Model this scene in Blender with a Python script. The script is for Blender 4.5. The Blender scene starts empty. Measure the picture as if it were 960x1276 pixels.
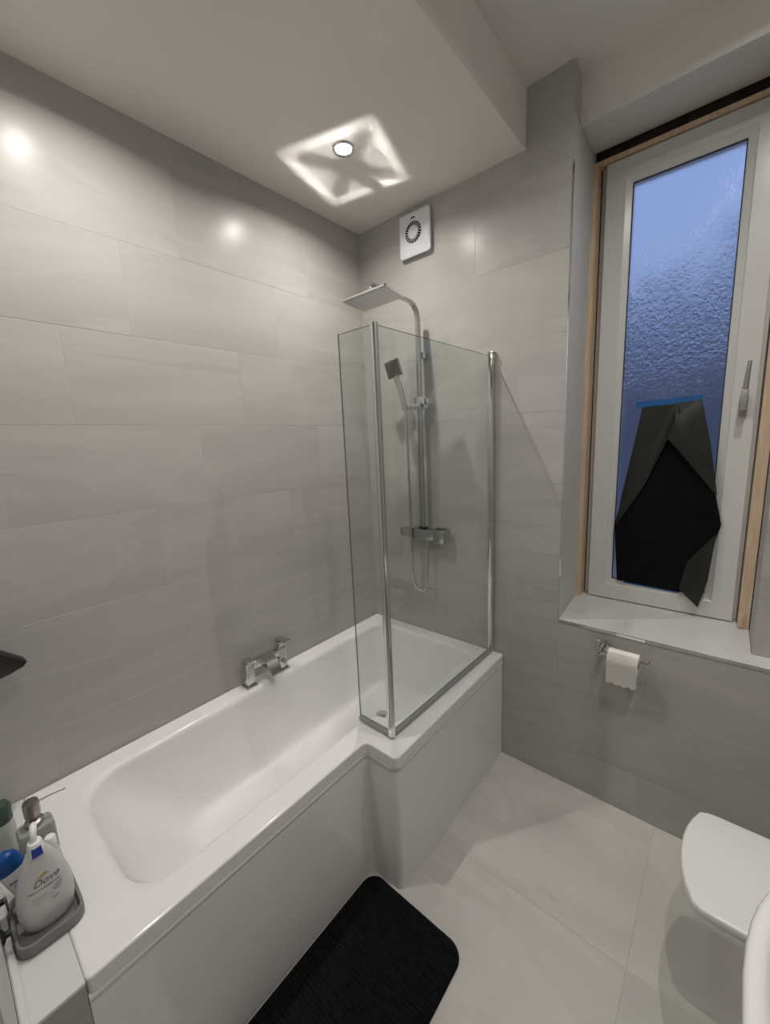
import bpy, bmesh, math, random
from mathutils import Vector, Matrix, noise

random.seed(7)
scene = bpy.context.scene
COL = scene.collection
PI = math.pi

# ------------------------------------------------------------------ camera
CAM = Vector((1.6245, -1.7661, 1.6193))
YAW, PITCH, ROLL, FPX = 0.7107, -0.1713, -0.0435, 500.28
fwd = Vector((-math.sin(YAW) * math.cos(PITCH), math.cos(YAW) * math.cos(PITCH), math.sin(PITCH)))
r0 = Vector((math.cos(YAW), math.sin(YAW), 0)); u0 = r0.cross(fwd)
right = math.cos(ROLL) * r0 + math.sin(ROLL) * u0
up = -math.sin(ROLL) * r0 + math.cos(ROLL) * u0
cd = bpy.data.cameras.new('camera')
cam = bpy.data.objects.new('camera', cd); COL.objects.link(cam)
M = Matrix((right, up, -fwd)).transposed().to_4x4(); M.translation = CAM
cam.matrix_world = M
cd.sensor_fit = 'HORIZONTAL'; cd.sensor_width = 36.0; cd.lens = FPX / 960 * 36.0
cd.clip_start = 0.01; cd.clip_end = 100
scene.camera = cam

# ------------------------------------------------------------------ exposure / render feel
vs = scene.view_settings
vs.view_transform = 'Standard'; vs.look = 'None'; vs.gamma = 1.0; vs.use_curve_mapping = False
vs.exposure = 0.0
cy = scene.cycles
cy.max_bounces = 14; cy.diffuse_bounces = 6; cy.glossy_bounces = 6
cy.transmission_bounces = 8; cy.transparent_max_bounces = 16
cy.caustics_reflective = True; cy.caustics_refractive = True
cy.blur_glossy = 0.0; cy.sample_clamp_indirect = 0.0
cy.use_denoising = True
cy.use_adaptive_sampling = False
cy.use_guiding = True; cy.use_surface_guiding = True; cy.guiding_training_samples = 64

LAMP_W = 6.5          # each recessed downlight
SKY_STRENGTH = 0.9
ZC, ZH = 2.7325, 2.9435     # lower ceiling over the bath, higher ceiling
LAMPS = [(0.408, -0.504, ZC), (0.40, -1.34, ZC), (1.75, -0.504, ZH), (1.75, -1.34, ZH)]

# ------------------------------------------------------------------ world: blue dusk sky
w = bpy.data.worlds.new('dusk_sky'); scene.world = w; w.use_nodes = True
nt = w.node_tree; nt.nodes.clear()
out = nt.nodes.new('ShaderNodeOutputWorld'); bg = nt.nodes.new('ShaderNodeBackground')
tc = nt.nodes.new('ShaderNodeTexCoord'); sep = nt.nodes.new('ShaderNodeSeparateXYZ')
rmp = nt.nodes.new('ShaderNodeValToRGB')
rmp.color_ramp.elements[0].position = 0.0; rmp.color_ramp.elements[0].color = (0.36, 0.46, 0.70, 1)
rmp.color_ramp.elements[1].position = 0.8; rmp.color_ramp.elements[1].color = (0.30, 0.45, 0.86, 1)
nt.links.new(tc.outputs['Generated'], sep.inputs[0]); nt.links.new(sep.outputs['Z'], rmp.inputs[0])
nt.links.new(rmp.outputs[0], bg.inputs['Color']); bg.inputs['Strength'].default_value = SKY_STRENGTH
nt.links.new(bg.outputs[0], out.inputs[0])

# ------------------------------------------------------------------ materials
def mat(name, color, rough=0.5, metal=0.0, spec=0.5, **kw):
    m = bpy.data.materials.new(name); m.use_nodes = True
    b = m.node_tree.nodes['Principled BSDF']
    b.inputs['Base Color'].default_value = (*color, 1)
    b.inputs['Roughness'].default_value = rough
    b.inputs['Metallic'].default_value = metal
    b.inputs['Specular IOR Level'].default_value = spec
    for k, v in kw.items(): b.inputs[k.replace('_', ' ')].default_value = v
    return m

def nodes(m): return m.node_tree.nodes, m.node_tree.links, m.node_tree.nodes['Principled BSDF']

def speckle(m, scale, amount, bump=0.0, bscale=None, stretch=(1, 1, 1)):
    """fine procedural grain: colour variation and a little relief"""
    n, l, b = nodes(m)
    t = n.new('ShaderNodeTexCoord'); mp = n.new('ShaderNodeMapping'); mp.inputs['Scale'].default_value = stretch
    l.new(t.outputs['Object'], mp.inputs[0])
    nz = n.new('ShaderNodeTexNoise'); nz.inputs['Scale'].default_value = scale; nz.inputs['Detail'].default_value = 5
    l.new(mp.outputs[0], nz.inputs['Vector'])
    c = b.inputs['Base Color'].default_value[:3]
    rp = n.new('ShaderNodeValToRGB')
    rp.color_ramp.elements[0].position = 0.3; rp.color_ramp.elements[1].position = 0.7
    rp.color_ramp.elements[0].color = (*[x * (1 - amount) for x in c], 1)
    rp.color_ramp.elements[1].color = (*[min(1, x * (1 + amount)) for x in c], 1)
    l.new(nz.outputs['Fac'], rp.inputs[0]); l.new(rp.outputs[0], b.inputs['Base Color'])
    if bump:
        n2 = n.new('ShaderNodeTexNoise'); n2.inputs['Scale'].default_value = bscale or scale
        l.new(mp.outputs[0], n2.inputs['Vector'])
        bp = n.new('ShaderNodeBump'); bp.inputs['Strength'].default_value = bump; bp.inputs['Distance'].default_value = 0.002
        l.new(n2.outputs['Fac'], bp.inputs['Height']); l.new(bp.outputs[0], b.inputs['Normal'])
    return m

def stone_tile(name, base, vein, rough, axes, spec=0.25):
    """porcelain stone tile: soft drifting bands and thin pale veins, different on every tile"""
    m = mat(name, base, rough, 0, spec)
    n, l, b = nodes(m)
    g = n.new('ShaderNodeNewGeometry'); oi = n.new('ShaderNodeObjectInfo')
    mul = n.new('ShaderNodeMath'); mul.operation = 'MULTIPLY'; mul.inputs[1].default_value = 37.0
    l.new(oi.outputs['Random'], mul.inputs[0])
    add = n.new('ShaderNodeVectorMath'); add.operation = 'ADD'
    l.new(g.outputs['Position'], add.inputs[0]); l.new(mul.outputs[0], add.inputs[1])
    mp = n.new('ShaderNodeMapping'); mp.inputs['Scale'].default_value = axes
    mp.inputs['Rotation'].default_value = (0.12, 0.12, 0.2)
    l.new(add.outputs[0], mp.inputs[0])
    n1 = n.new('ShaderNodeTexNoise'); n1.inputs['Scale'].default_value = 1.3; n1.inputs['Detail'].default_value = 4
    n1.inputs['Distortion'].default_value = 0.8
    l.new(mp.outputs[0], n1.inputs['Vector'])
    r1 = n.new('ShaderNodeValToRGB'); e = r1.color_ramp.elements
    e[0].position = 0.30; e[0].color = (*[c * 0.92 for c in base], 1)
    e[1].position = 0.70; e[1].color = (*[c * 1.07 for c in base], 1)
    l.new(n1.outputs['Fac'], r1.inputs[0])
    n2 = n.new('ShaderNodeTexNoise'); n2.inputs['Scale'].default_value = 0.9; n2.inputs['Detail'].default_value = 6
    n2.inputs['Roughness'].default_value = 0.6; n2.inputs['Distortion'].default_value = 1.2
    l.new(mp.outputs[0], n2.inputs['Vector'])
    r2 = n.new('ShaderNodeValToRGB'); e = r2.color_ramp.elements
    e[0].position = 0.485; e[0].color = (0, 0, 0, 1); e[1].position = 0.51; e[1].color = (1, 1, 1, 1)
    k = r2.color_ramp.elements.new(0.60); k.color = (0.15, 0.15, 0.15, 1)
    k = r2.color_ramp.elements.new(0.68); k.color = (0, 0, 0, 1)
    l.new(n2.outputs['Fac'], r2.inputs[0])
    f = n.new('ShaderNodeMath'); f.operation = 'MULTIPLY'; f.inputs[1].default_value = 0.45
    l.new(r2.outputs[0], f.inputs[0])
    mx = n.new('ShaderNodeMix'); mx.data_type = 'RGBA'
    l.new(f.outputs[0], mx.inputs[0]); l.new(r1.outputs[0], mx.inputs[6]); mx.inputs[7].default_value = (*vein, 1)
    l.new(mx.outputs[2], b.inputs['Base Color'])
    n3 = n.new('ShaderNodeTexNoise'); n3.inputs['Scale'].default_value = 9
    l.new(g.outputs['Position'], n3.inputs['Vector'])
    bp = n.new('ShaderNodeBump'); bp.inputs['Strength'].default_value = 0.03; bp.inputs['Distance'].default_value = 0.003
    l.new(n3.outputs['Fac'], bp.inputs['Height']); l.new(bp.outputs[0], b.inputs['Normal'])
    return m

def clear_glass(name, tint, f0=0.055):
    """thin sheet glass: lets the light straight through, tints it, mirrors by Fresnel"""
    m = bpy.data.materials.new(name); m.use_nodes = True
    n, l = m.node_tree.nodes, m.node_tree.links; n.clear()
    o = n.new('ShaderNodeOutputMaterial'); tr = n.new('ShaderNodeBsdfTransparent'); tr.inputs[0].default_value = (*tint, 1)
    gl = n.new('ShaderNodeBsdfGlossy'); gl.inputs['Roughness'].default_value = 0.0
    lw = n.new('ShaderNodeLayerWeight'); lw.inputs['Blend'].default_value = 0.5   # Schlick's Fresnel from the facing angle
    pw = n.new('ShaderNodeMath'); pw.operation = 'POWER'; pw.inputs[1].default_value = 5.0
    fr = n.new('ShaderNodeMath'); fr.operation = 'MULTIPLY_ADD'; fr.inputs[1].default_value = 0.96; fr.inputs[2].default_value = f0 * 0.7
    l.new(lw.outputs['Facing'], pw.inputs[0]); l.new(pw.outputs[0], fr.inputs[0])
    mx = n.new('ShaderNodeMixShader')
    l.new(fr.outputs[0], mx.inputs[0]); l.new(tr.outputs[0], mx.inputs[1]); l.new(gl.outputs[0], mx.inputs[2])
    l.new(mx.outputs[0], o.inputs[0])
    return m

MAT = {}
MAT['wall_tile'] = stone_tile('wall_tile', (0.42, 0.405, 0.388), (0.48, 0.465, 0.448), 0.27, (0.55, 0.55, 3.2), 0.13)
MAT['floor_tile'] = stone_tile('floor_tile', (0.56, 0.55, 0.52), (0.64, 0.63, 0.60), 0.22, (1.0, 2.6, 1.0))
MAT['grout'] = speckle(mat('grout', (0.46, 0.445, 0.425), 0.9), 60, 0.08)
MAT['paint'] = speckle(mat('ceiling_paint', (0.72, 0.705, 0.67), 0.55), 3, 0.015, 0.05, 60)
MAT['plaster'] = speckle(mat('plain_plaster', (0.55, 0.545, 0.53), 0.6), 3, 0.02)
MAT['acrylic'] = speckle(mat('white_acrylic', (0.80, 0.79, 0.785), 0.12, 0, 0.5), 2, 0.008)
MAT['ceramic'] = speckle(mat('white_ceramic', (0.82, 0.815, 0.80), 0.10), 2, 0.008)
MAT['seat_plastic'] = speckle(mat('white_seat_plastic', (0.80, 0.795, 0.80), 0.3), 2, 0.008)
MAT['chrome'] = speckle(mat('chrome', (0.66, 0.66, 0.66), 0.07, 1.0), 8, 0.01)
MAT['mirror_chrome'] = mat('polished_chrome', (0.85, 0.85, 0.85), 0.05, 1.0)
MAT['satin'] = speckle(mat('satin_metal', (0.42, 0.39, 0.35), 0.32, 1.0), 40, 0.05, stretch=(1, 1, 12))
MAT['dull_chrome'] = speckle(mat('dull_chrome', (0.50, 0.51, 0.50), 0.22, 1.0), 60, 0.03)
MAT['rail_grey'] = speckle(mat('grey_rail', (0.30, 0.30, 0.295), 0.4), 30, 0.04)
MAT['gasket'] = mat('dark_gasket', (0.03, 0.032, 0.04), 0.6)
MAT['handle_satin'] = speckle(mat('handle_satin', (0.40, 0.39, 0.375), 0.4, 0.5), 40, 0.04)
MAT['rubber'] = speckle(mat('grey_nozzle_rubber', (0.06, 0.063, 0.062), 0.5), 200, 0.1)
MAT['black_trim'] = speckle(mat('black_plastic', (0.012, 0.012, 0.013), 0.4), 40, 0.2)
MAT['upvc'] = speckle(mat('white_upvc', (0.66, 0.66, 0.645), 0.28), 4, 0.01)
MAT['wood'] = speckle(mat('raw_timber', (0.62, 0.47, 0.33), 0.6), 14, 0.14, 0.3, 30, (9, 9, 0.6))
MAT['gap'] = speckle(mat('painted_gap_shade', (0.035, 0.022, 0.016), 0.9), 30, 0.5)
MAT['sill'] = speckle(mat('pale_sill_tile', (0.66, 0.655, 0.65), 0.22), 3, 0.02)
MAT['sheet_in'] = speckle(mat('black_sheet', (0.004, 0.004, 0.0045), 0.5, 0, 0.12), 12, 0.3, 0.15, 20)
MAT['sheet_out'] = speckle(mat('charcoal_sheet', (0.022, 0.024, 0.022), 0.42, 0, 0.25), 12, 0.2, 0.2, 20)
MAT['blue_tape'] = speckle(mat('blue_tape', (0.005, 0.11, 0.34), 0.5), 30, 0.12)
MAT['paper'] = speckle(mat('toilet_paper', (0.88, 0.87, 0.84), 0.9), 60, 0.03, 0.25, 90)
MAT['card'] = mat('cardboard_core', (0.16, 0.13, 0.10), 0.9)
MAT['fan_white'] = speckle(mat('fan_plastic', (0.68, 0.70, 0.73), 0.25), 4, 0.01)
MAT['fan_dark'] = mat('fan_shade_and_badge', (0.008, 0.009, 0.010), 0.8, 0, 0.1)
MAT['led'] = mat('pilot_led', (0.9, 0.9, 0.9), 0.2)
MAT['caddy'] = speckle(mat('grey_caddy_plastic', (0.19, 0.19, 0.185), 0.45), 8, 0.05)
MAT['bottle_white'] = speckle(mat('pearl_bottle', (0.58, 0.58, 0.57), 0.35), 5, 0.01)
MAT['cap_white'] = speckle(mat('white_cap', (0.78, 0.78, 0.77), 0.35), 5, 0.01)
MAT['cap_blue'] = speckle(mat('blue_cap', (0.003, 0.065, 0.25), 0.28), 5, 0.04)
MAT['tag_blue'] = speckle(mat('blue_cap_band', (0.02, 0.055, 0.30), 0.35), 5, 0.06)
MAT['ink'] = mat('label_ink', (0.16, 0.17, 0.21), 0.5)
MAT['ink_pale'] = mat('label_ink_pale', (0.38, 0.39, 0.43), 0.5)
MAT['ink_navy'] = mat('label_ink_navy', (0.03, 0.045, 0.16), 0.5)
MAT['gold'] = mat('gold_emblem', (0.62, 0.42, 0.17), 0.35, 0.6)
MAT['smoke'] = speckle(mat('smoky_soap_glass', (0.30, 0.31, 0.30), 0.12), 6, 0.03)
MAT['pale_soap'] = speckle(mat('pale_soap_bottle', (0.46, 0.48, 0.46), 0.2), 6, 0.03)
MAT['green_cap'] = speckle(mat('dark_green_cap', (0.055, 0.085, 0.070), 0.15), 6, 0.05)
MAT['mat_pile'] = speckle(mat('black_pile', (0.0065, 0.0075, 0.009), 0.95, 0, 0.15), 90, 0.45)
MAT['outer_wall'] = speckle(mat('garden_wall_render', (0.15, 0.15, 0.18), 0.9), 5, 0.2)
MAT['screen_glass'] = clear_glass('screen_glass', (0.925, 0.945, 0.935))
MAT['seal'] = clear_glass('clear_seal', (0.80, 0.82, 0.81))
MAT['glass_edge'] = mat('glass_edge', (0.20, 0.23, 0.22), 0.25)

def obscure_glass():
    m = bpy.data.materials.new('obscure_window_glass'); m.use_nodes = True
    n, l = m.node_tree.nodes, m.node_tree.links; n.clear()
    o = n.new('ShaderNodeOutputMaterial')
    rf = n.new('ShaderNodeBsdfRefraction'); rf.inputs['Roughness'].default_value = 0.55; rf.inputs['IOR'].default_value = 1.3
    rf.inputs['Color'].default_value = (0.93, 0.95, 1, 1)
    gl = n.new('ShaderNodeBsdfGlossy'); gl.inputs['Roughness'].default_value = 0.12
    fr = n.new('ShaderNodeFresnel'); fr.inputs['IOR'].default_value = 1.4
    mx = n.new('ShaderNodeMixShader')
    g = n.new('ShaderNodeNewGeometry')
    v = n.new('ShaderNodeTexVoronoi'); v.inputs['Scale'].default_value = 62
    nz = n.new('ShaderNodeTexNoise'); nz.inputs['Scale'].default_value = 130; nz.inputs['Detail'].default_value = 3
    big = n.new('ShaderNodeTexNoise'); big.inputs['Scale'].default_value = 5
    for t in (v, nz, big): l.new(g.outputs['Position'], t.inputs['Vector'])
    # raised flower pattern, stronger where condensation has run (patchy)
    ad = n.new('ShaderNodeMath'); ad.operation = 'ADD'
    l.new(v.outputs['Distance'], ad.inputs[0]); l.new(nz.outputs['Fac'], ad.inputs[1])
    sp = n.new('ShaderNodeSeparateXYZ'); l.new(g.outputs['Position'], sp.inputs[0])
    zz = n.new('ShaderNodeMath'); zz.operation = 'MULTIPLY_ADD'; zz.inputs[1].default_value = 0.55   # wetter to the right
    l.new(sp.outputs['X'], zz.inputs[0]); 
    ng = n.new('ShaderNodeMath'); ng.operation = 'MULTIPLY'; ng.inputs[1].default_value = -1.0
    l.new(sp.outputs['Z'], ng.inputs[0]); l.new(ng.outputs[0], zz.inputs[2])
    nb_ = n.new('ShaderNodeMath'); nb_.operation = 'MULTIPLY_ADD'; nb_.inputs[1].default_value = 0.5
    l.new(big.outputs['Fac'], nb_.inputs[0]); l.new(zz.outputs[0], nb_.inputs[2])
    st = n.new('ShaderNodeValToRGB'); e = st.color_ramp.elements
    e[0].position = 0.0; e[0].color = (0.05, 0.05, 0.05, 1); e[1].position = 1.0; e[1].color = (0.22, 0.22, 0.22, 1)
    for p_, c_ in ((0.22, 0.10), (0.42, 0.75), (0.62, 1.0), (0.76, 0.55)):
        k = e.new(p_); k.color = (c_, c_, c_, 1)
    mr = n.new('ShaderNodeMapRange'); mr.inputs[1].default_value = -1.65; mr.inputs[2].default_value = -0.55
    l.new(nb_.outputs[0], mr.inputs[0]); l.new(mr.outputs[0], st.inputs[0])
    bp = n.new('ShaderNodeBump'); bp.inputs['Distance'].default_value = 0.010
    l.new(st.outputs[0], bp.inputs['Strength']); l.new(ad.outputs[0], bp.inputs['Height'])
    for s in (rf, gl): l.new(bp.outputs[0], s.inputs['Normal'])
    l.new(fr.outputs[0], mx.inputs[0]); l.new(rf.outputs[0], mx.inputs[1]); l.new(gl.outputs[0], mx.inputs[2])
    l.new(mx.outputs[0], o.inputs[0])
    return m
MAT['obscure'] = obscure_glass()

def emitter(name, color, strength):
    m = bpy.data.materials.new(name); m.use_nodes = True
    b = m.node_tree.nodes['Principled BSDF']; b.inputs['Base Color'].default_value = (0.8, 0.8, 0.8, 1)
    b.inputs['Emission Color'].default_value = (*color, 1); b.inputs['Emission Strength'].default_value = strength
    return m
MAT['lens'] = emitter('downlight_lens', (1, 0.97, 0.93), 6.0)

# ------------------------------------------------------------------ mesh helpers (all in world coordinates)
WLOC = {}
def wloc(o): return WLOC.get(o.name, Vector((0, 0, 0)))

def tag(o, label=None, cat=None, group=None, kind=None):
    if label: o['label'] = label
    if cat: o['category'] = cat
    if group: o['group'] = group
    if kind: o['kind'] = kind
    return o

def thing(name, loc, label, cat, group=None, kind=None):
    o = bpy.data.objects.new(name, None); COL.objects.link(o); o.location = loc
    o.empty_display_size = 0.05
    WLOC[o.name] = Vector(loc)
    return tag(o, label, cat, group, kind)

def obj(name, bm, material, parent=None, smooth=True, angle=35, origin=None):
    """links the bmesh (world coordinates) as ONE mesh object, moved into its parent's frame"""
    org = Vector(origin) if origin is not None else (wloc(parent) if parent else Vector((0, 0, 0)))
    bmesh.ops.recalc_face_normals(bm, faces=bm.faces)
    bmesh.ops.translate(bm, verts=bm.verts, vec=-org)
    me = bpy.data.meshes.new(name); bm.to_mesh(me); bm.free()
    mats = material if isinstance(material, (list, tuple)) else [material]
    for k in mats: me.materials.append(MAT[k] if isinstance(k, str) else k)
    if smooth:
        me.shade_smooth(); me.set_sharp_from_angle(angle=math.radians(angle))
    o = bpy.data.objects.new(name, me); COL.objects.link(o)
    if parent:
        o.parent = parent; o.location = org - wloc(parent)
    else: o.location = org
    WLOC[o.name] = org
    return o

def nb(): return bmesh.new()

def box(bm, x0, x1, y0, y1, z0, z1, bevel=0.0, seg=2, mtx=None):
    vs_ = [bm.verts.new((x, y, z)) for z in (z0, z1) for y in (y0, y1) for x in (x0, x1)]
    f = [(0, 2, 3, 1), (4, 5, 7, 6), (0, 1, 5, 4), (2, 6, 7, 3), (0, 4, 6, 2), (1, 3, 7, 5)]
    fs = [bm.faces.new([vs_[i] for i in q]) for q in f]
    if bevel:
        es = list({e for q in fs for e in q.edges})
        r = bmesh.ops.bevel(bm, geom=es, offset=bevel, segments=seg, profile=0.5, affect='EDGES')
        vv = list({v for q in r['faces'] for v in q.verts} | {v for v in vs_ if v.is_valid})
    else: vv = vs_
    if mtx is not None: bmesh.ops.transform(bm, matrix=mtx, verts=[v for v in vv if v.is_valid])
    return bm

def loft(bm, loops, cap0=True, cap1=True, closed=False):
    rings = [[bm.verts.new(p) for p in L] for L in loops]
    n = len(rings[0])
    pairs = list(zip(rings, rings[1:])) + ([(rings[-1], rings[0])] if closed else [])
    for a, b in pairs:
        for i in range(n):
            j = (i + 1) % n
            bm.faces.new((a[i], a[j], b[j], b[i]))
    if not closed:
        if cap0: bm.faces.new(rings[0][::-1])
        if cap1: bm.faces.new(rings[-1])
    return bm

def fillet(poly, radii, seg=6):
    """2-D polygon with rounded corners, the same point count for every call with the same seg"""
    n = len(poly); outp = []
    for i in range(n):
        p = Vector(poly[i]); a = Vector(poly[i - 1]) - p; b = Vector(poly[(i + 1) % n]) - p
        r = radii[i] if isinstance(radii, (list, tuple)) else radii
        a.normalize(); b.normalize()
        ang = a.angle(b); d = r / math.tan(ang / 2)
        t0 = p + a * d; t1 = p + b * d
        c = p + (a + b).normalized() * (r / math.sin(ang / 2))
        v0 = t0 - c; v1 = t1 - c
        sw = v0.angle(v1) if r > 1e-9 else 0
        sgn = 1 if v0.x * v1.y - v0.y * v1.x > 0 else -1
        for k in range(seg + 1):
            th = sgn * sw * k / seg
            outp.append(Vector((c.x + v0.x * math.cos(th) - v0.y * math.sin(th), c.y + v0.x * math.sin(th) + v0.y * math.cos(th))))
    return outp

def at_z(L, z): return [Vector((p.x, p.y, z)) for p in L]

def tube(bm, pts, r, seg=12, square=None, cap=True):
    """sweep a circle (or a rounded rectangle w,h) along a polyline"""
    pts = [Vector(p) for p in pts]; loops = []
    prof = [(math.cos(2 * PI * k / seg), math.sin(2 * PI * k / seg)) for k in range(seg)]
    if square:
        wd, ht = square
        prof2 = fillet([(-wd / 2, -ht / 2), (wd / 2, -ht / 2), (wd / 2, ht / 2), (-wd / 2, ht / 2)], min(wd, ht) * 0.22, 2)
    ref = None
    for i, p in enumerate(pts):
        t = (pts[min(i + 1, len(pts) - 1)] - pts[max(i - 1, 0)]).normalized()
        if ref is None:
            ref = Vector((1, 0, 0)) if abs(t.x) < 0.9 else Vector((0, 1, 0))
        s = (ref - t * ref.dot(t)).normalized(); ref = s
        q = t.cross(s)
        rr = r[i] if isinstance(r, (list, tuple)) else r
        if square: loops.append([p + s * c.x + q * c.y for c in prof2])
        else: loops.append([p + s * (a * rr) + q * (b * rr) for a, b in prof])
    return loft(bm, loops, cap, cap)

def lathe(bm, prof, c, seg=24, axis='Z'):
    loops = []
    for r, h in prof:
        L = []
        for k in range(seg):
            a = 2 * PI * k / seg; x, y = r * math.cos(a), r * math.sin(a)
            v = {'Z': (x, y, h), 'Y': (x, h, y), 'X': (h, x, y)}[axis]
            L.append(Vector(v) + Vector(c))
        loops.append(L)
    return loft(bm, loops)

def arc(p0, corner, p1, n=10):
    """smooth quarter bend as a quadratic curve"""
    p0, c, p1 = map(Vector, (p0, corner, p1))
    return [(1 - t) ** 2 * p0 + 2 * t * (1 - t) * c + t * t * p1 for t in [k / n for k in range(n + 1)]]

def text_mesh(body, size, fn, name, material, parent, shear=0.0, depth=None):
    """flat print: font outline turned into a mesh; fn maps (u, v) in the label plane to a 3-D point"""
    cu = bpy.data.curves.new(name, 'FONT'); cu.body = body; cu.size = size; cu.shear = shear
    cu.offset = size * 0.015; cu.align_x = 'CENTER'; cu.resolution_u = 3
    t = bpy.data.objects.new(name, cu); COL.objects.link(t)
    dg = bpy.context.evaluated_depsgraph_get()
    me = bpy.data.meshes.new_from_object(t.evaluated_get(dg))
    bm = nb(); bm.from_mesh(me)
    bpy.data.objects.remove(t); bpy.data.meshes.remove(me)
    for v in bm.verts: v.co = fn(v.co.x, v.co.y)
    return obj(name, bm, material, parent, smooth=False)

# ------------------------------------------------------------------ room shell
W = 2.12            # right wall
YN = -1.80          # near wall beside the bath end
YD = -2.55          # wall behind the photographer (doorway recess)
TT = 0.006          # tile thickness

bm = nb(); box(bm, -0.14, W + 0.15, YD - 0.1, 0.6, -0.12, -0.0007); floor = tag(obj('floor', bm, 'grout'), kind='structure')
bm = nb(); box(bm, -0.14, -0.0007, YD - 0.1, 0.6, -0.12, 3.1); wall_left = tag(obj('wall_left', bm, 'grout'), kind='structure')
bm = nb(); box(bm, W, W + 0.15, YD - 0.1, 0.6, -0.12, 3.1); wall_right = tag(obj('wall_right', bm, 'wall_tile'), kind='structure')
bm = nb()
box(bm, -TT, 1.078, 0.0007, 0.60, 0, 3.1)                      # pier left of the window
box(bm, 1.078, W, 0.0007, 0.60, 0, 0.795)                      # boxed-in wall under the sill
box(bm, 1.078, 1.742, 0.394, 0.60, 0.790, 0.8083)                 # under the frame
box(bm, 1.742, W, 0.0957, 0.60, 0.795, 3.1)                 # right of the window
wall_back = tag(obj('wall_back', bm, 'grout', smooth=False), kind='structure')
bm = nb(); loft(bm, [[Vector((x, y, z)) for y, z in ((0.095, 2.778), (0.097, 2.776), (0.372, 2.812), (0.372, 2.83), (0.60, 2.83), (0.60, 3.1), (0.095, 3.1))] for x in (1.078, 1.742)])
tag(obj('wall_lintel', bm, 'paint'), kind='structure')
bm = nb(); box(bm, -0.14, 0.98, YN - 0.12, YN, 0, 3.1)
tag(obj('wall_near', bm, 'plaster'), kind='structure')
bm = nb(); box(bm, -0.14, W + 0.15, YD - 0.1, YD, 0, 3.1)
tag(obj('wall_entrance', bm, 'plaster'), kind='structure')
# ceiling: low part boxed down over the bath, step, high part
bm = nb()
prof = [(-0.14, ZC), (0.918, ZC), (0.918, ZH), (W + 0.15, ZH), (W + 0.15, 3.2), (-0.14, 3.2)]
loft(bm, [[Vector((x, y, z)) for x, z in prof] for y in (YD - 0.1, 0.6)])
tag(obj('ceiling', bm, 'paint', smooth=False), kind='structure')

# ------------------------------------------------------------------ wall and floor tiles, each a piece
TH, TL, GAP = 0.305, 0.61, 0.0010
TMESH = {}
def tile(parent, plane, u0, u1, v0, v1, d0, mkey, n=[0]):
    """one tile; plane 'x' (u=y, v=z), 'y' (u=x, v=z) or 'z' (u=x, v=y); d0 = front face position"""
    w_, h_ = round(u1 - u0 - GAP, 4), round(v1 - v0 - GAP, 4)
    if w_ < 0.012 or h_ < 0.012: return
    key = (plane, w_, h_, mkey)
    if key not in TMESH:
        b = nb(); x, y, t = w_ / 2, h_ / 2, TT - 0.0002
        if plane == 'x': box(b, -t, 0, -x, x, -y, y, 0.0008, 1)
        elif plane == 'y': box(b, -x, x, 0, t, -y, y, 0.0008, 1)
        else: box(b, -x, x, -y, y, -t, 0, 0.0008, 1)
        bmesh.ops.recalc_face_normals(b, faces=b.faces)
        me = bpy.data.meshes.new('tile'); b.to_mesh(me); b.free(); me.materials.append(MAT[mkey]); TMESH[key] = me
    o = bpy.data.objects.new('tile', TMESH[key]); COL.objects.link(o); o.parent = parent
    u, v = (u0 + u1) / 2, (v0 + v1) / 2
    j = random.uniform(-0.0003, 0.0002)                     # each sits a hair proud or shy
    o.location = {'x': (d0 + j, u, v), 'y': (u, d0 - j, v), 'z': (u, v, d0 + j)}[plane]

def tiling(parent, plane, U0, U1, V0, V1, d0, mkey, tl, th, uo, vo, bond=3, skip=None):
    v = vo + math.floor((V0 - vo) / th + 1e-6) * th; row = round((v - vo) / th)
    while v < V1 - 1e-4:
        off = uo + (row % bond) * tl / bond
        u = off + math.floor((U0 - off) / tl + 1e-6) * tl
        while u < U1 - 1e-4:
            a, b, c, d = max(u, U0), min(u + tl, U1), max(v, V0), min(v + th, V1)
            if not (skip and skip(a, b, c, d)): tile(parent, plane, a, b, c, d, d0, mkey)
            u += tl
        v += th; row += 1

VO = 0.803
tiling(wall_left, 'x', YN, 0.0, 0.0, ZC, 0.0, 'wall_tile', TL, TH, -1.195 + TL * 2 / 3, VO, skip=lambda a, b, c, d: d < 0.45)
tiling(wall_back, 'y', 0.001, 1.10, 0.0, ZH, 0.0, 'wall_tile', TL, TH, 0.90 - TL, VO, skip=lambda a, b, c, d: (d < 0.45 and b < 0.80) or (c > ZC and b < 0.91))
tiling(wall_back, 'y', 1.10, W, 0.0, 0.795, 0.0, 'wall_tile', TL, TH, 1.10 + 0.33, VO)
tiling(wall_back, 'y', 1.742, W, 0.809, ZH, 0.095, 'wall_tile', TL, TH, 1.742, VO)
# reveal of the pier, slightly splayed towards the frame
for k in range(8):
    v0, v1 = (0.8085, 2.775) if k == 0 else (3, 3)
    if v0 >= v1 - 0.02: continue
    bm = nb()
    for_ = [(1.0992, 0.0105), (1.0775, 0.392), (1.070, 0.392), (1.070, 0.0105)]
    loft(bm, [[Vector((x, y, z)) for x, y in for_] for z in (v0 + GAP / 2, v1 - GAP / 2)])
    obj('reveal_board', bm, 'plaster', wall_back, smooth=False, origin=(1.09, 0.2, (v0 + v1) / 2))
bm = nb(); for_ = [(1.0992, 0.0105), (1.0935, 0.10), (1.070, 0.10), (1.070, 0.0105)]
loft(bm, [[Vector((x, y, z)) for x, y in for_] for z in (2.7755, ZH)])
obj('tile', bm, 'wall_tile', wall_back, smooth=False, origin=(1.09, 0.05, 2.86))
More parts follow.
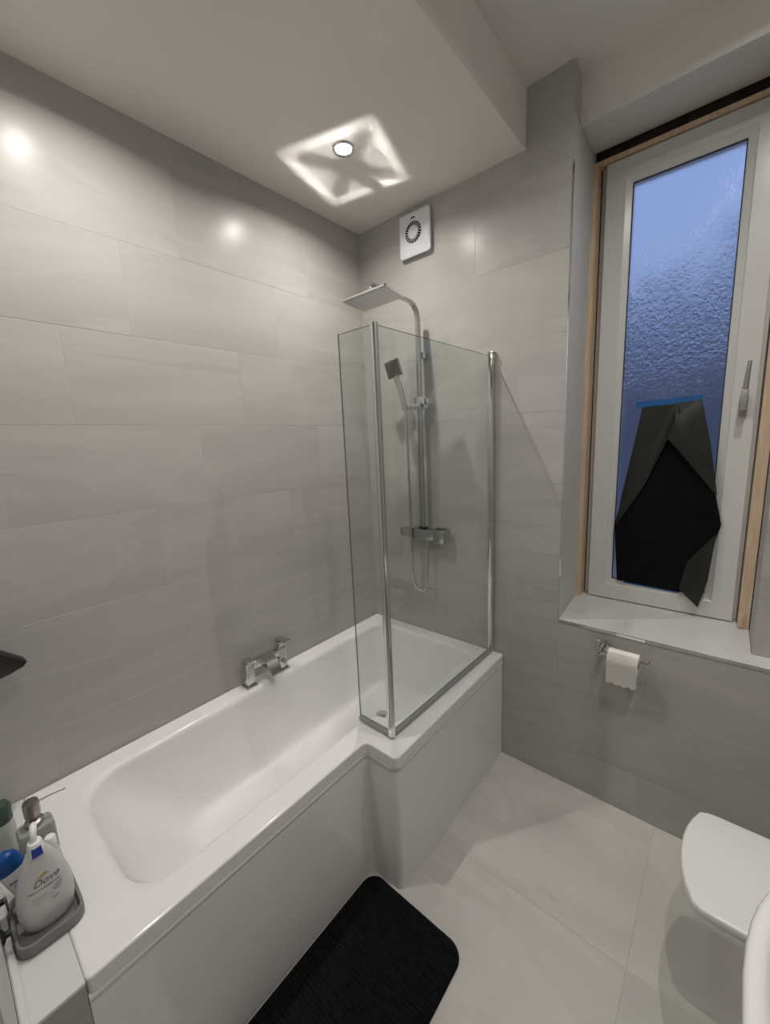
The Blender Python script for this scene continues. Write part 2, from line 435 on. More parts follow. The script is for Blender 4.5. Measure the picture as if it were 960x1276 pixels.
# sill: pale tiles on top of the boxed wall, front edge on the wall plane
for a, b, y1 in ((1.079, 1.7415, 0.392), (1.7405, W, 0.0955)):
    bm = nb(); box(bm, a, b - 0.0008, 0.002, y1, 0.7955, 0.808)
    obj('sill_tile', bm, 'sill', wall_back, smooth=False, origin=((a + b) / 2, 0.2, 0.80))
# floor tiles
tiling(floor, 'z', 0.66, W, YD, 0.0, 0.0, 'floor_tile', 1.22, 0.60, 1.506, -0.592, bond=1)

# chrome edge trims: sill front and reveal corner
bm = nb(); box(bm, 1.098, W, -0.002, 0.0018, 0.797, 0.8085); tag(obj('trim_1', bm, 'chrome', smooth=False), kind='structure')
bm = nb(); box(bm, 1.0975, 1.1015, -0.0015, 0.0102, 0.8095, 2.62); tag(obj('trim_2', bm, 'chrome', smooth=False), kind='structure')

# ------------------------------------------------------------------ window
win = thing('window_1', (1.41, 0.40, 0.815), 'tall white uPVC window with obscured glass and raw timber packing', 'window', kind='structure')
def ring(bm, x0, x1, z0, z1, wd, y0, y1, wd2=None, ch=0.0):
    """rectangular frame in the x-z plane, front face at y0; inner edge chamfered by ch"""
    wd2 = wd2 or wd
    def L(i, y): return [Vector(v) for v in ((x0 + i, y, z0 + i), (x1 - i, y, z0 + i), (x1 - i, y, z1 - i), (x0 + i, y, z1 - i))]
    loops = [L(0, y1), L(0, y0 + 0.003), L(0.003, y0)]
    if ch: loops += [L(wd - ch, y0), L(wd - ch + 0.004, y0 + 0.004), L(wd - 0.002, y0 + 0.012), L(wd, y0 + 0.014)]
    else: loops += [L(wd - 0.003, y0), L(wd, y0 + 0.003)]
    loops += [L(wd, y1)]
    loft(bm, loops, closed=True)
bm = nb(); ring(bm, 1.103, 1.703, 0.8085, 2.757, 0.055, 0.412, 0.455); obj('outer_frame', bm, 'upvc', win, angle=25)
bm = nb(); ring(bm, 1.128, 1.688, 0.8125, 2.750, 0.100, 0.370, 0.43, ch=0.028); sash = obj('sash', bm, 'upvc', win, angle=25)
bm = nb(); box(bm, 1.222, 1.594, 0.392, 0.398, 0.906, 2.656); obj('pane', bm, 'obscure', sash, smooth=False)
bm = nb(); ring(bm, 1.2255, 1.5905, 0.910, 2.6525, 0.006, 0.3865, 0.3918); obj('gasket', bm, 'gasket', sash, smooth=False)
# lever handle on the right stile, turned up
bm = nb(); box(bm, 1.638, 1.664, 0.358, 0.370, 1.66, 1.74, 0.004)
box(bm, 1.642, 1.660, 0.305, 0.360, 1.675, 1.705, 0.004)
box(bm, 1.640, 1.662, 0.300, 0.320, 1.68, 1.76, 0.005)
tube(bm, [(1.651, 0.31, 1.75), (1.653, 0.300, 1.80), (1.656, 0.298, 1.86)], [0.009, 0.008, 0.006], 10)
h = obj('window_handle', bm, 'handle_satin', sash); h['label'] = 'satin metal lever handle turned upwards'
# timber packing strips and a dark board added as the shade of the open gaps
bm = nb(); box(bm, 1.0785, 1.099, 0.335, 0.415, 0.8085, 2.753, 0.001, 1)
obj('packing_strip', bm, 'wood', win)['label'] = 'raw timber strip'
bm = nb(); box(bm, 1.704, 1.739, 0.325, 0.415, 0.8085, 2.753, 0.001, 1); obj('packing_strip', bm, 'wood', win)
bm = nb(); box(bm, 1.0785, 1.739, 0.358, 0.415, 2.7535, 2.769, 0.001, 1); obj('packing_strip', bm, 'wood', win)
bm = nb(); box(bm, 1.0785, 1.739, 0.395, 0.45, 2.7715, 2.828)
box(bm, 1.0785, 1.1025, 0.416, 0.45, 0.8085, 2.771); box(bm, 1.7035, 1.739, 0.416, 0.45, 0.8085, 2.771)
obj('gap_shade_board', bm, 'gap', win, smooth=False)['label'] = 'dark board added as shade in the open gap round the frame, shutting out daylight'
bm = nb(); box(bm, 1.705, 1.722, 0.318, 0.3245, 0.812, 0.872, 0.002)
obj('packer_tab', bm, 'wood', win)

# wall across the yard, seen dark and blurred through the glass
bm = nb(); box(bm, -1.5, 6.0, 3.4, 3.6, -0.5, 2.75)
tag(obj('garden_wall', bm, 'outer_wall', smooth=False), 'dark yard wall blurred behind the lower half of the window glass', 'wall')

# ------------------------------------------------------------------ black sheet taped over the lower glass
sheet = thing('taped_sheet', (1.42, 0.36, 0.88), 'black plastic sheet taped with blue tape over the lower window glass', 'sheet')
def on_y(px, py, y):
    d = fwd * FPX + right * (px - 480) + up * (638 - py)
    return CAM + d * ((y - CAM.y) / d.y)
def sheet_poly(pts, nsub=14, amp=0.004, seed=0):
    """thin crumpled sheet from an outline of (x, z, y)"""
    bm = nb()
    vsx = [bm.verts.new((x, y, z)) for x, z, y in pts]
    f = bm.faces.new(vsx)
    bmesh.ops.triangulate(bm, faces=[f])
    bmesh.ops.subdivide_edges(bm, edges=bm.edges, cuts=3, use_grid_fill=True)
    for v in bm.verts:
        v.co.y += amp * noise.noise(Vector((v.co.x * 9 + seed, v.co.z * 5, seed)))
    r = bmesh.ops.solidify(bm, geom=bm.faces[:], thickness=0.0012)
    return bm
# outline of the sheet in the plane of the glass: x, height, depth
back = [(1.315, 1.725, 0.389), (1.520, 1.738, 0.389), (1.560, 1.56, 0.366), (1.592, 1.36, 0.362), (1.622, 1.225, 0.358), (1.580, 1.03, 0.358), (1.548, 0.915, 0.362),
        (1.500, 0.906, 0.366), (1.255, 0.915, 0.366), (1.238, 1.12, 0.362), (1.236, 1.20, 0.362), (1.262, 1.36, 0.364), (1.292, 1.56, 0.367)]
bm = sheet_poly(back, amp=0.003, seed=3); obj('sheet_back', bm, 'sheet_in', sheet, angle=60)
fl = [(1.313, 1.725, 0.384), (1.44, 1.728, 0.384), (1.455, 1.69, 0.362), (1.425, 1.60, 0.352), (1.345, 1.38, 0.345), (1.240, 1.185, 0.352), (1.258, 1.34, 0.356), (1.290, 1.55, 0.362)]
bm = sheet_poly(fl, amp=0.004, seed=8); obj('left_flap', bm, 'sheet_out', sheet, angle=60)['label'] = 'charcoal flap folded to the left'
fr_ = [(1.43, 1.730, 0.384), (1.521, 1.739, 0.384), (1.563, 1.56, 0.354), (1.600, 1.345, 0.345), (1.545, 1.42, 0.340), (1.418, 1.585, 0.345), (1.440, 1.66, 0.350)]
bm = sheet_poly(fr_, amp=0.004, seed=15); obj('right_flap', bm, 'sheet_out', sheet, angle=60)['label'] = 'charcoal flap folded to the right'
fc = [(1.520, 1.05, 0.350), (1.610, 1.19, 0.352), (1.596, 0.985, 0.340), (1.571, 0.862, 0.330), (1.500, 0.925, 0.348)]
bm = sheet_poly(fc, amp=0.003, seed=22); obj('corner_flap', bm, 'sheet_out', sheet, angle=60)['label'] = 'twisted lower right corner'
bm = nb(); box(bm, 1.288, 1.522, 0.3835, 0.3850, 1.726, 1.752, mtx=Matrix.Translation((1.40, 0, 1.74)) @ Matrix.Rotation(-0.035, 4, 'Y') @ Matrix.Translation((-1.40, 0, -1.74)))
obj('tape_strip', bm, 'blue_tape', sheet, smooth=False)['label'] = 'blue tape along the top edge'
bm = nb(); box(bm, 1.285, 1.50, 0.3745, 0.3760, 0.900, 0.915, mtx=Matrix.Translation((1.40, 0, .91)) @ Matrix.Rotation(0.03, 4, 'Y') @ Matrix.Translation((-1.40, 0, -.91)))
obj('tape_strip', bm, 'blue_tape', sheet, smooth=False)

# ------------------------------------------------------------------ bath
HR = 0.558; XN, XW, YS, Y0 = 0.703, 0.844, -0.857, -1.6998
bath = thing('bathtub', (0.35, -0.85, 0.0), 'white L-shaped acrylic shower bath along the left tiled wall', 'bathtub')
def Lshape(x0, y0, xn, ys, xw, y1, z, radii):
    return at_z(fillet([(x0, y0), (xn, y0), (xn, ys), (xw, ys), (xw, y1), (x0, y1)], radii, 8), z)
OR = [0.006, 0.012, 0.022, 0.022, 0.012, 0.006]
def outer(i, z): return Lshape(0.002 + i, Y0 + i, XN - i, YS + i, XW - i, -0.002 - i, z, [max(0.003, r - i * (1 if k != 2 else -1)) for k, r in enumerate(OR)])
IR = [0.13, 0.11, 0.05, 0.05, 0.07, 0.07]
def inner(xl, y0, xn, ys, xw, y1, z, s=1.0): return Lshape(xl, y0, xn, ys, xw, y1, z, [r * s for r in IR])
bm = nb()
loops = [outer(0.014, 0.517), outer(0.0, 0.517), outer(0.0, 0.518), outer(0.0, 0.551), outer(0.0, 0.552), outer(0.0006, 0.5546), outer(0.0022, 0.5564), outer(0.0045, 0.5576), outer(0.007, HR), outer(0.009, HR)]
# rim section: (drop, how far in on the left / far sides, how far in on the front sides where the shoulder is wide)
loops.append(inner(0.074, -1.614, 0.632, -0.730, 0.747, -0.064, HR - 0.0001))
for k in range(15):
    a = math.radians(84) * k / 14; si, co = math.sin(a), 1 - math.cos(a)
    loops.append(inner(0.076 + 0.018 * si, -1.612 + 0.040 * si, 0.630 - 0.022 * si, -0.728 + 0.022 * si, 0.745 - 0.022 * si, -0.066 - 0.018 * si, HR - 0.0001 - 0.028 * co))
loops += [
         inner(0.106, -1.480, 0.586, -0.690, 0.702, -0.100, 0.40),
         inner(0.120, -1.370, 0.568, -0.674, 0.686, -0.116, 0.27),
         inner(0.126, -1.335, 0.560, -0.668, 0.678, -0.124, 0.232),
         inner(0.134, -1.305, 0.548, -0.660, 0.668, -0.134, 0.214),
         inner(0.150, -1.280, 0.530, -0.648, 0.650, -0.152, 0.206),
         inner(0.175, -1.250, 0.505, -0.630, 0.625, -0.176, 0.204, 0.8)]
loft(bm, loops, cap0=False, cap1=True)
tub = obj('tub', bm, 'acrylic', bath, angle=55)
# front panel following the L, thin rolled flange at the top
pth = fillet([(XN - 0.004, Y0), (XN - 0.004, YS + 0.005), (XW - 0.006, YS + 0.005), (XW - 0.006, -0.003)], [0, 0.022, 0.026, 0], 8)
pth = [pth[0]] + pth[9:27] + [pth[-1]]
def offset(P, d):
    o_ = []
    for i, p in enumerate(P):
        t = (P[min(i + 1, len(P) - 1)] - P[max(i - 1, 0)]).normalized()
        o_.append(p + Vector((t.y, -t.x)) * d)
    return o_
bm = nb(); prof = [(-0.012, 0.001), (0.0, 0.001), (0.0, 0.497), (0.0035, 0.501), (0.005, 0.507), (0.0035, 0.5135), (0.0, 0.5165), (-0.012, 0.5165)]
cols = [[Vector((q.x, q.y, z)) for q in offset(pth, d)] for d, z in prof]
rings = [[cols[k][i] for k in range(len(prof))] for i in range(len(pth))]
loft(bm, rings)
obj('front_panel', bm, 'acrylic', bath, angle=40)
bm = nb(); lathe(bm, [(0.0, 0.2045), (0.028, 0.2045), (0.030, 0.207), (0.022, 0.210), (0.0, 0.2105)], (0.33, -0.36, 0), 20)
obj('waste_cover', bm, 'chrome', bath)

# tiled ledge at the near end of the bath
ledge = thing('bath_ledge', (0.35, -1.75, 0.0), 'pale tiled ledge between the near end of the bath and the wall', 'ledge')
bm = nb(); box(bm, 0.002, XN - 0.012, YN + 0.001, -1.7003, 0.0, 0.5465); obj('ledge_core', bm, 'grout', ledge, smooth=False)
bm = nb(); box(bm, 0.002, XN, YN + 0.001, -1.7003, 0.547, 0.557, 0.0015, 1); obj('top_tile', bm, 'sill', ledge, smooth=False)
bm = nb(); box(bm, XN - 0.0115, XN - 0.002, YN + 0.001, -1.7008, 0.0, 0.5465, 0.001, 1); obj('front_tile', bm, 'wall_tile', ledge, smooth=False)
bm = nb(); box(bm, 0.002, XN - 0.001, YN + 0.001, YN + 0.016, 0.557, 0.566, 0.003, 1); obj('edge_bead', bm, 'sill', ledge)

# bath mixer tap on the left rim
tap = thing('bath_tap', (0.045, -0.84, HR), 'square chrome bath mixer tap with waterfall spout on the left rim', 'tap')
for yy in (-0.925, -0.750):
    bm = nb(); box(bm, 0.018, 0.074, yy - 0.028, yy + 0.028, HR - 0.0005, HR + 0.008, 0.002); obj('base_plate', bm, 'chrome', tap)
    bm = nb(); box(bm, 0.026, 0.066, yy - 0.020, yy + 0.020, HR + 0.0075, HR + 0.118, 0.003); obj('pillar', bm, 'chrome', tap)
bm = nb(); box(bm, 0.028, 0.064, -0.906, -0.769, HR + 0.078, HR + 0.112, 0.003); obj('bridge', bm, 'chrome', tap)
bm = nb()
prof = [(0.064, 0.110, 0.080), (0.085, 0.108, 0.082), (0.110, 0.098, 0.080), (0.130, 0.078, 0.066), (0.142, 0.056, 0.048)]
loops = [[Vector((x, y, HR + z)) for y, z in ((-0.838 - wd, b), (-0.838 + wd, b), (-0.838 + wd, t), (-0.838 - wd, t))] for (x, t, b), wd in zip(prof, (0.03, 0.03, 0.029, 0.028, 0.027))]
loft(bm, loops); obj('spout', bm, 'dull_chrome', tap)
bm = nb(); lathe(bm, [(0.0, 0.066), (0.012, 0.066), (0.012, 0.080), (0.007, 0.084), (0, 0.084)], (0, -0.750, HR + 0.045), 16, 'X'); obj('diverter_knob', bm, 'chrome', tap)
# left handle lies flat, right handle stands up
bm = nb(); box(bm, 0.028, 0.078, -0.943, -0.907, HR + 0.1185, HR + 0.130, 0.003); obj('lever', bm, 'chrome', tap)
bm = nb(); box(bm, 0.028, 0.064, -0.768, -0.732, HR + 0.1185, HR + 0.150, 0.003)
box(bm, 0.030, 0.118, -0.765, -0.735, HR + 0.150, HR + 0.161, 0.003, mtx=Matrix.Translation((0.03, 0, HR + .15)) @ Matrix.Rotation(-0.12, 4, 'Y') @ Matrix.Translation((-0.03, 0, -HR - .15)))
obj('lever', bm, 'chrome', tap)

# ------------------------------------------------------------------ glass bath screen
SZ0, SZ1, SX, SY = HR + 0.022, 1.976, 0.785, -0.785
SC = 0.767                                             # the free corner stands a touch further in than the wall end
def skew(bm):
    for v in bm.verts: v.co.x += (SC - SX) * min(1.0, max(0.0, v.co.y / SY))
    return bm
scr = thing('bath_screen', (0.78, -0.40, HR), 'clear glass bath screen with chrome posts and short return panel', 'shower screen')
def glass_panel(name, x0, x1, y0, y1, z0, z1):
    bm = skew(box(nb(), x0, x1, y0, y1, z0, z1)) if y1 - y0 > 0.1 else box(nb(), x0, x1, y0, y1, z0, z1)
    o = obj(name, bm, ['screen_glass', 'glass_edge'], scr, smooth=False)
    for p in o.data.polygons:                                # narrow ground edges are green
        n_ = p.normal
        if (x1 - x0 < y1 - y0 and abs(n_.x) < 0.5) or (x1 - x0 > y1 - y0 and abs(n_.y) < 0.5): p.material_index = 1
    return o
glass_panel('glass_panel', SX - 0.003, SX + 0.003, SY + 0.012, -0.030, SZ0, SZ1)
glass_panel('return_panel', 0.610, SC - 0.012, SY - 0.003, SY + 0.003, SZ0, SZ1)
bm = nb(); box(bm, SX - 0.013, SX + 0.013, -0.032, -0.0005, HR + 0.001, SZ1 + 0.012, 0.004); obj('wall_channel', bm, 'chrome', scr)
bm = nb(); tube(bm, [(SC + 0.001, SY - 0.001, HR + 0.012), (SC + 0.001, SY - 0.001, SZ1 + 0.004)], 0.0135, 16); obj('corner_post', bm, 'chrome', scr)
bm = nb(); box(bm, SX - 0.016, SX + 0.016, -0.034, -0.0008, SZ1 + 0.0125, SZ1 + 0.018, 0.002); obj('channel_cap', bm, 'chrome', scr)
bm = nb(); box(bm, SX - 0.009, SX + 0.009, SY + 0.014, -0.034, HR + 0.0005, SZ0 - 0.0005, 0.003); skew(bm); obj('bottom_rail', bm, 'rail_grey', scr)
bm = nb(); box(bm, 0.608, SC - 0.010, SY - 0.009, SY + 0.009, HR + 0.0005, SZ0 - 0.0005, 0.003); obj('bottom_rail', bm, 'rail_grey', scr)

# ------------------------------------------------------------------ shower mixer with rain head
RX, RY = 0.420, -0.062
sh = thing('shower_mixer', (RX, 0.0, 1.14), 'chrome bar shower with square rain head, handset and hose on back wall', 'shower')
HC = Vector((0.438, -0.401, 2.214)); HYAW, TX, TY, HS = 0.281, 0.139, 0.076, 0.205
X = Vector((math.cos(HYAW), math.sin(HYAW), TX)).normalized(); Y = Vector((-math.sin(HYAW), math.cos(HYAW), TY)); Y = (Y - X * X.dot(Y)).normalized(); N = X.cross(Y)
HM = Matrix((X, Y, N)).transposed().to_4x4(); HM.translation = HC
# arm: up the wall, over, down into the ball joint above the head
zt = 2.268
top = HC + N * 0.040
path = [(RX, RY, 1.165), (RX, RY, 1.6), (RX, RY, 2.15)] + arc((RX, RY, zt - 0.085), (RX, RY, zt), (RX + 0.004, RY - 0.085, zt), 10)
path += [(RX + 0.010, -0.30, zt), (top.x, top.y - 0.012, zt)]
bm = nb(); tube(bm, path, 0.01, square=(0.026, 0.012)); obj('riser_arm', bm, 'dull_chrome', sh, angle=50)
bm = nb(); tube(bm, [Vector((top.x, top.y, zt - 0.004)), top, HC + N * 0.022, HC + N * 0.008], [0.011, 0.013, 0.013, 0.010], 14); obj('ball_joint', bm, 'chrome', sh)
bm = nb(); h = HS / 2
def sq(s, z): return [HM @ Vector((p.x, p.y, z)) for p in fillet([(-s, -s), (s, -s), (s, s), (-s, s)], 0.09 * s, 5)]
loft(bm, [sq(h - 0.002, -0.004), sq(h, -0.003), sq(h, 0.003), sq(h - 0.001, 0.004), sq(h - 0.026, 0.004), sq(0.012, 0.0066)])
rain = obj('rain_head', bm, 'mirror_chrome', sh, smooth=False)
bm = nb(); loft(bm, [sq(h - 0.006, -0.0041), sq(h - 0.006, -0.0055)])
npl = obj('nozzle_plate', bm, 'dull_chrome', rain, smooth=False)
npl['label'] = 'grey nozzle face'
# wall bracket and handset holder
bm = nb(); box(bm, RX - 0.016, RX + 0.016, -0.050, -0.0005, 2.02, 2.05, 0.003); obj('wall_bracket', bm, 'chrome', sh)
bm = nb(); box(bm, RX - 0.022, RX + 0.040, RY - 0.020, RY + 0.022, 1.775, 1.835, 0.004)
box(bm, RX - 0.062, RX + 0.030, RY - 0.050, RY - 0.022, 1.780, 1.800, 0.004)
box(bm, RX + 0.036, RX + 0.058, RY - 0.012, RY + 0.012, 1.795, 1.825, 0.004)
box(bm, RX - 0.078, RX - 0.046, RY - 0.054, RY - 0.022, 1.775, 1.800, 0.005)
obj('slider_holder', bm, 'chrome', sh)
# handset: square head on a tapering square handle
hp0, hp1, hp2 = Vector((0.362, -0.108, 1.775)), Vector((0.345, -0.118, 1.87)), Vector((0.324, -0.132, 1.950))
bm = nb(); tube(bm, [hp0, hp1, hp2], 0.01, square=(0.028, 0.016)); hs_ = obj('handset', bm, 'chrome', sh, angle=50)
d = (hp2 - hp0).normalized(); s_ = Vector((0, -1, 0)); s_ = Vector((0.30, -0.80, -0.40)); s_ = (s_ - d * s_.dot(d)).normalized(); q_ = d.cross(s_)
HH = Matrix((q_, d, s_)).transposed().to_4x4(); HH.translation = hp2 + d * 0.028
bm = nb(); box(bm, -0.040, 0.040, -0.042, 0.042, -0.008, 0.008, 0.003, mtx=HH); obj('handset_head', bm, 'chrome', hs_)
bm = nb(); box(bm, -0.0365, 0.0365, -0.0385, 0.0385, 0.0082, 0.0100, mtx=HH)
for i in range(6):
    for j in range(6):
        box(bm, -0.0305 + i * 0.0116, -0.0270 + i * 0.0116, -0.0325 + j * 0.0122, -0.0290 + j * 0.0122, 0.0100, 0.0125, mtx=HH)
obj('nozzle_face', bm, 'rubber', hs_, smooth=False)
# valve bar: thin left end, square thermostat body and handle on the right
bm = nb(); box(bm, 0.345, 0.505, -0.094, -0.042, 1.112, 1.164, 0.004); obj('valve_body', bm, 'dull_chrome', sh)
bm = nb(); box(bm, 0.285, 0.3445, -0.090, -0.046, 1.116, 1.160, 0.004); obj('flow_handle', bm, 'dull_chrome', sh)
bm = nb(); box(bm, 0.5055, 0.572, -0.104, -0.036, 1.104, 1.172, 0.005); obj('temperature_handle', bm, 'dull_chrome', sh)
for xx in (0.365, 0.485):
    bm = nb(); lathe(bm, [(0, -0.0005), (0.026, -0.0005), (0.026, -0.008), (0.013, -0.012), (0.013, -0.043), (0, -0.043)], (xx, 0, 1.138), 18, 'Y'); obj('wall_flange', bm, 'chrome', sh)
bm = nb(); box(bm, 0.400, 0.440, -0.080, -0.045, 1.1645, 1.172, 0.001, 1); obj('black_collar', bm, 'black_trim', sh)['label'] = 'black gap collar'
bm = nb(); box(bm, 0.515, 0.560, -0.085, -0.055, 1.1722, 1.1745, 0.001, 1); obj('black_collar', bm, 'black_trim', sh)
# hose: down from the handset, loop, up into the valve
hose = [hp0 + Vector((0.001, -0.001, 0.004)), (0.3655, -0.106, 1.70), (0.366, -0.102, 1.40), (0.368, -0.100, 1.10), (0.370, -0.098, 0.92), (0.376, -0.094, 0.865), (0.391, -0.090, 0.833),
        (0.412, -0.086, 0.823), (0.433, -0.082, 0.833), (0.447, -0.078, 0.865), (0.450, -0.074, 0.92), (0.448, -0.070, 1.02), (0.445, -0.068, 1.112)]
bm = nb(); tube(bm, hose, 0.0068, 10); obj('hose', bm, 'chrome', sh, angle=60)

# ------------------------------------------------------------------ extractor fan
FX, FZ = 0.390, 2.600
fan = thing('extractor_fan', (FX, 0.0, FZ), 'square white extractor fan with round grille high on the back wall', 'fan')
def plate(y, s, r): return [Vector((FX + p.x, y, FZ + p.y)) for p in fillet([(-s * 0.93, -s), (s * 0.93, -s), (s * 0.93, s), (-s * 0.93, s)], r, 5)]
bm = nb(); loft(bm, [plate(-0.0005, 0.085, 0.012), plate(-0.018, 0.085, 0.012)]); obj('housing', bm, 'fan_white', fan)
bm = nb(); loft(bm, [plate(-0.018, 0.092, 0.014), plate(-0.022, 0.096, 0.016), plate(-0.027, 0.096, 0.016), plate(-0.031, 0.088, 0.014)]); obj('cover', bm, 'fan_white', fan, angle=25)
GX, GZ = FX - 0.004, FZ + 0.006
bm = nb(); lathe(bm, [(0.0, -0.0312), (0.047, -0.0312), (0.047, -0.0318), (0, -0.0318)], (GX, 0, GZ), 32, 'Y'); obj('grille_shade_disc', bm, 'fan_dark', fan)  # flat black disc on the cover, its colour stands in for shade behind the fins
bm = nb(); lathe(bm, [(0.0, -0.0320), (0.029, -0.0320), (0.028, -0.0350), (0, -0.0355)], (GX, 0, GZ), 28, 'Y'); obj('grille_disc', bm, 'fan_white', fan)
bm = nb()
for k in range(22):
    a = 2 * PI * k / 22
    box(bm, 0.026, 0.0475, -0.0336, -0.0319, -0.0012, 0.0012, mtx=Matrix.Translation((GX, 0, GZ)) @ Matrix.Rotation(a, 4, 'Y') )
f_ = obj('grille_fins', bm, 'fan_white', fan, smooth=False); f_['kind'] = 'stuff'
bm = nb(); lathe(bm, [(0, -0.0312), (0.0035, -0.0312), (0.003, -0.034), (0, -0.0345)], (FX + 0.066, 0, FZ - 0.006), 12, 'Y'); obj('pilot_light', bm, 'led', fan)
bm = nb(); box(bm, FX - 0.016, FX + 0.008, -0.0318, -0.0312, FZ + 0.066, FZ + 0.072); obj('embossed_badge', bm, 'fan_dark', fan, smooth=False)

# ------------------------------------------------------------------ downlights
names = ['round chrome downlight in the low ceiling above the shower head', 'round chrome downlight in the low ceiling near the bath ledge',
         'round chrome downlight in the high ceiling by the window', 'round chrome downlight in the high ceiling by the basin']
for i, (x, y, z) in enumerate(LAMPS):
    dl = thing('downlight', (x, y, z), names[i], 'ceiling light', 'recessed downlights')
    bm = nb(); seg = 28
    prof = [(0.033, -0.0005), (0.043, -0.0005), (0.044, -0.002), (0.042, -0.005), (0.036, -0.006), (0.032, -0.003)]
    loft(bm, [[Vector((x + r * math.cos(2 * PI * k / seg), y + r * math.sin(2 * PI * k / seg), z + h)) for k in range(seg)] for r, h in prof], closed=True)
    obj('bezel', bm, 'chrome', dl)
    bm = nb(); lathe(bm, [(0, -0.0008), (0.0318, -0.0008), (0.0318, -0.0016), (0, -0.0018)], (x, y, z), 24); obj('lens', bm, 'lens', dl)
    ld = bpy.data.lights.new('downlight_beam', 'AREA'); ld.shape = 'DISK'; ld.size = 0.030; ld.energy = LAMP_W
    ld.spread = math.radians(156); ld.color = (1.0, 0.965, 0.92)
    lo = bpy.data.objects.new('downlight_beam', ld); COL.objects.link(lo); lo.parent = dl; lo.location = (0, 0, -0.0030)

# ------------------------------------------------------------------ toilet roll holder and roll
hold = thing('toilet_roll_holder', (1.285, 0.0, 0.742), 'chrome toilet roll holder with square plate under the window sill', 'holder')
bm = nb(); box(bm, 1.260, 1.312, -0.010, -0.0005, 0.720, 0.768, 0.003); obj('wall_plate', bm, 'chrome', hold)
bm = nb(); box(bm, 1.277, 1.297, -0.078, -0.0095, 0.734, 0.752, 0.003); obj('arm', bm, 'chrome', hold)
bm = nb(); tube(bm, [(1.290, -0.072, 0.743), (1.452, -0.072, 0.743)], 0.0065, 12); box(bm, 1.452, 1.458, -0.080, -0.064, 0.735, 0.757, 0.002); obj('bar', bm, 'chrome', hold)
roll = thing('toilet_roll', (1.37, -0.072, 0.72), 'white toilet paper roll hanging on the chrome bar under the sill', 'toilet paper')
RC = Vector((0, -0.0722, 0.7311)); RR = 0.040
def roll_loop(r, x): return [Vector((x, RC.y + r * math.cos(2 * PI * k / 28), RC.z + r * math.sin(2 * PI * k / 28))) for k in range(28)]
bm = nb(); loft(bm, [roll_loop(0.020, 1.318), roll_loop(RR, 1.318), roll_loop(RR, 1.422), roll_loop(0.020, 1.422)], closed=True); obj('roll', bm, 'paper', roll, angle=50)
bm = nb(); loft(bm, [roll_loop(0.0185, 1.3185), roll_loop(0.0198, 1.3185), roll_loop(0.0198, 1.4215), roll_loop(0.0185, 1.4215)], closed=True); obj('cardboard_core', bm, 'card', roll)
bm = nb(); NX, NZ = 18, 8
gv = []
for j in range(NZ + 1):
    row = []
    for i in range(NX + 1):
        x = 1.318 + 0.104 * i / NX; t = j / NZ
        z = RC.z - t * (0.088 + 0.004 * math.sin(i * 1.3) + 0.004 * noise.noise(Vector((i * 0.7, 3, 1)))) if t > 0 else RC.z
        y = RC.y - RR - 0.0012 + 0.004 * t * math.sin(i * 0.5) * 0.5 + 0.006 * t
        row.append(bm.verts.new((x, y, z)))
    gv.append(row)
# hanging sheet follows over the top front of the roll
cap = []
for k in range(1, 6):
    a = PI - k * 0.22
    cap.append([bm.verts.new((1.318 + 0.104 * i / NX, RC.y + (RR + 0.0012) * math.cos(a), RC.z + (RR + 0.0012) * math.sin(a))) for i in range(NX + 1)])
allr = cap[::-1] + gv
for a, b in zip(allr, allr[1:]):
    for i in range(NX): bm.faces.new((a[i], a[i + 1], b[i + 1], b[i]))
bmesh.ops.solidify(bm, geom=bm.faces[:], thickness=0.0008)
obj('loose_sheet', bm, 'paper', roll, angle=60)

# ------------------------------------------------------------------ toilet
wc = thing('toilet', (1.88, -0.47, 0.0), 'white toilet with closed squarish lid on the right', 'toilet')
TYc = -0.503
def dee(off, xf, xb, hw, k=1.0, n=9):
    """squarish D outline in plan: flat back, bowed front, rounded front corners"""
    hw -= off; xf += off; xb -= off * 0.3
    pts = [(xb, -hw * 0.94), (xb, hw * 0.94)]
    fr = []
    for i in range(n):
        t = -1 + 2 * i / (n - 1)
        fr.append((xf + 0.034 * k * abs(t) ** 2.2, -t * (hw - 0.012)))
    outl = [(xb, -hw)] + [(xb, hw)] + [(xf + 0.075, hw * 1.0), (xf + 0.052, hw * 0.985)] + fr[:] + [(xf + 0.052, -hw * 0.985), (xf + 0.075, -hw)]
    return [Vector((x, TYc + y)) for x, y in outl]
def deez(off, xf, hw, z, xb=2.09): return at_z(dee(off, xf, xb, hw), z)
bm = nb(); loft(bm, [deez(0.006, 1.607, 0.170, 0.4245), deez(0.001, 1.607, 0.170, 0.426), deez(0, 1.607, 0.170, 0.430), deez(0, 1.607, 0.170, 0.4435), deez(0.002, 1.607, 0.170, 0.4465), deez(0.006, 1.607, 0.170, 0.448)])
obj('lid', bm, 'seat_plastic', wc, angle=50)
bm = nb(); loft(bm, [deez(0.010, 1.607, 0.170, 0.400), deez(0.003, 1.607, 0.170, 0.4015), deez(0.0015, 1.607, 0.170, 0.406), deez(0.003, 1.607, 0.170, 0.424)]); obj('seat', bm, 'seat_plastic', wc, angle=50)
bm = nb(); loft(bm, [deez(0.0, 1.89, 0.080, 0.001), deez(0, 1.885, 0.080, 0.06), deez(0, 1.86, 0.082, 0.14), deez(0, 1.815, 0.090, 0.22), deez(0, 1.755, 0.102, 0.30), deez(0, 1.715, 0.110, 0.35), deez(0, 1.695, 0.114, 0.390), deez(0.004, 1.695, 0.114, 0.3995)])
obj('bowl', bm, 'ceramic', wc, angle=60)
bm = nb(); box(bm, 2.093, W - 0.001, TYc - 0.185, TYc + 0.185, 0.0, 0.82, 0.01); obj('cistern', bm, 'ceramic', wc)

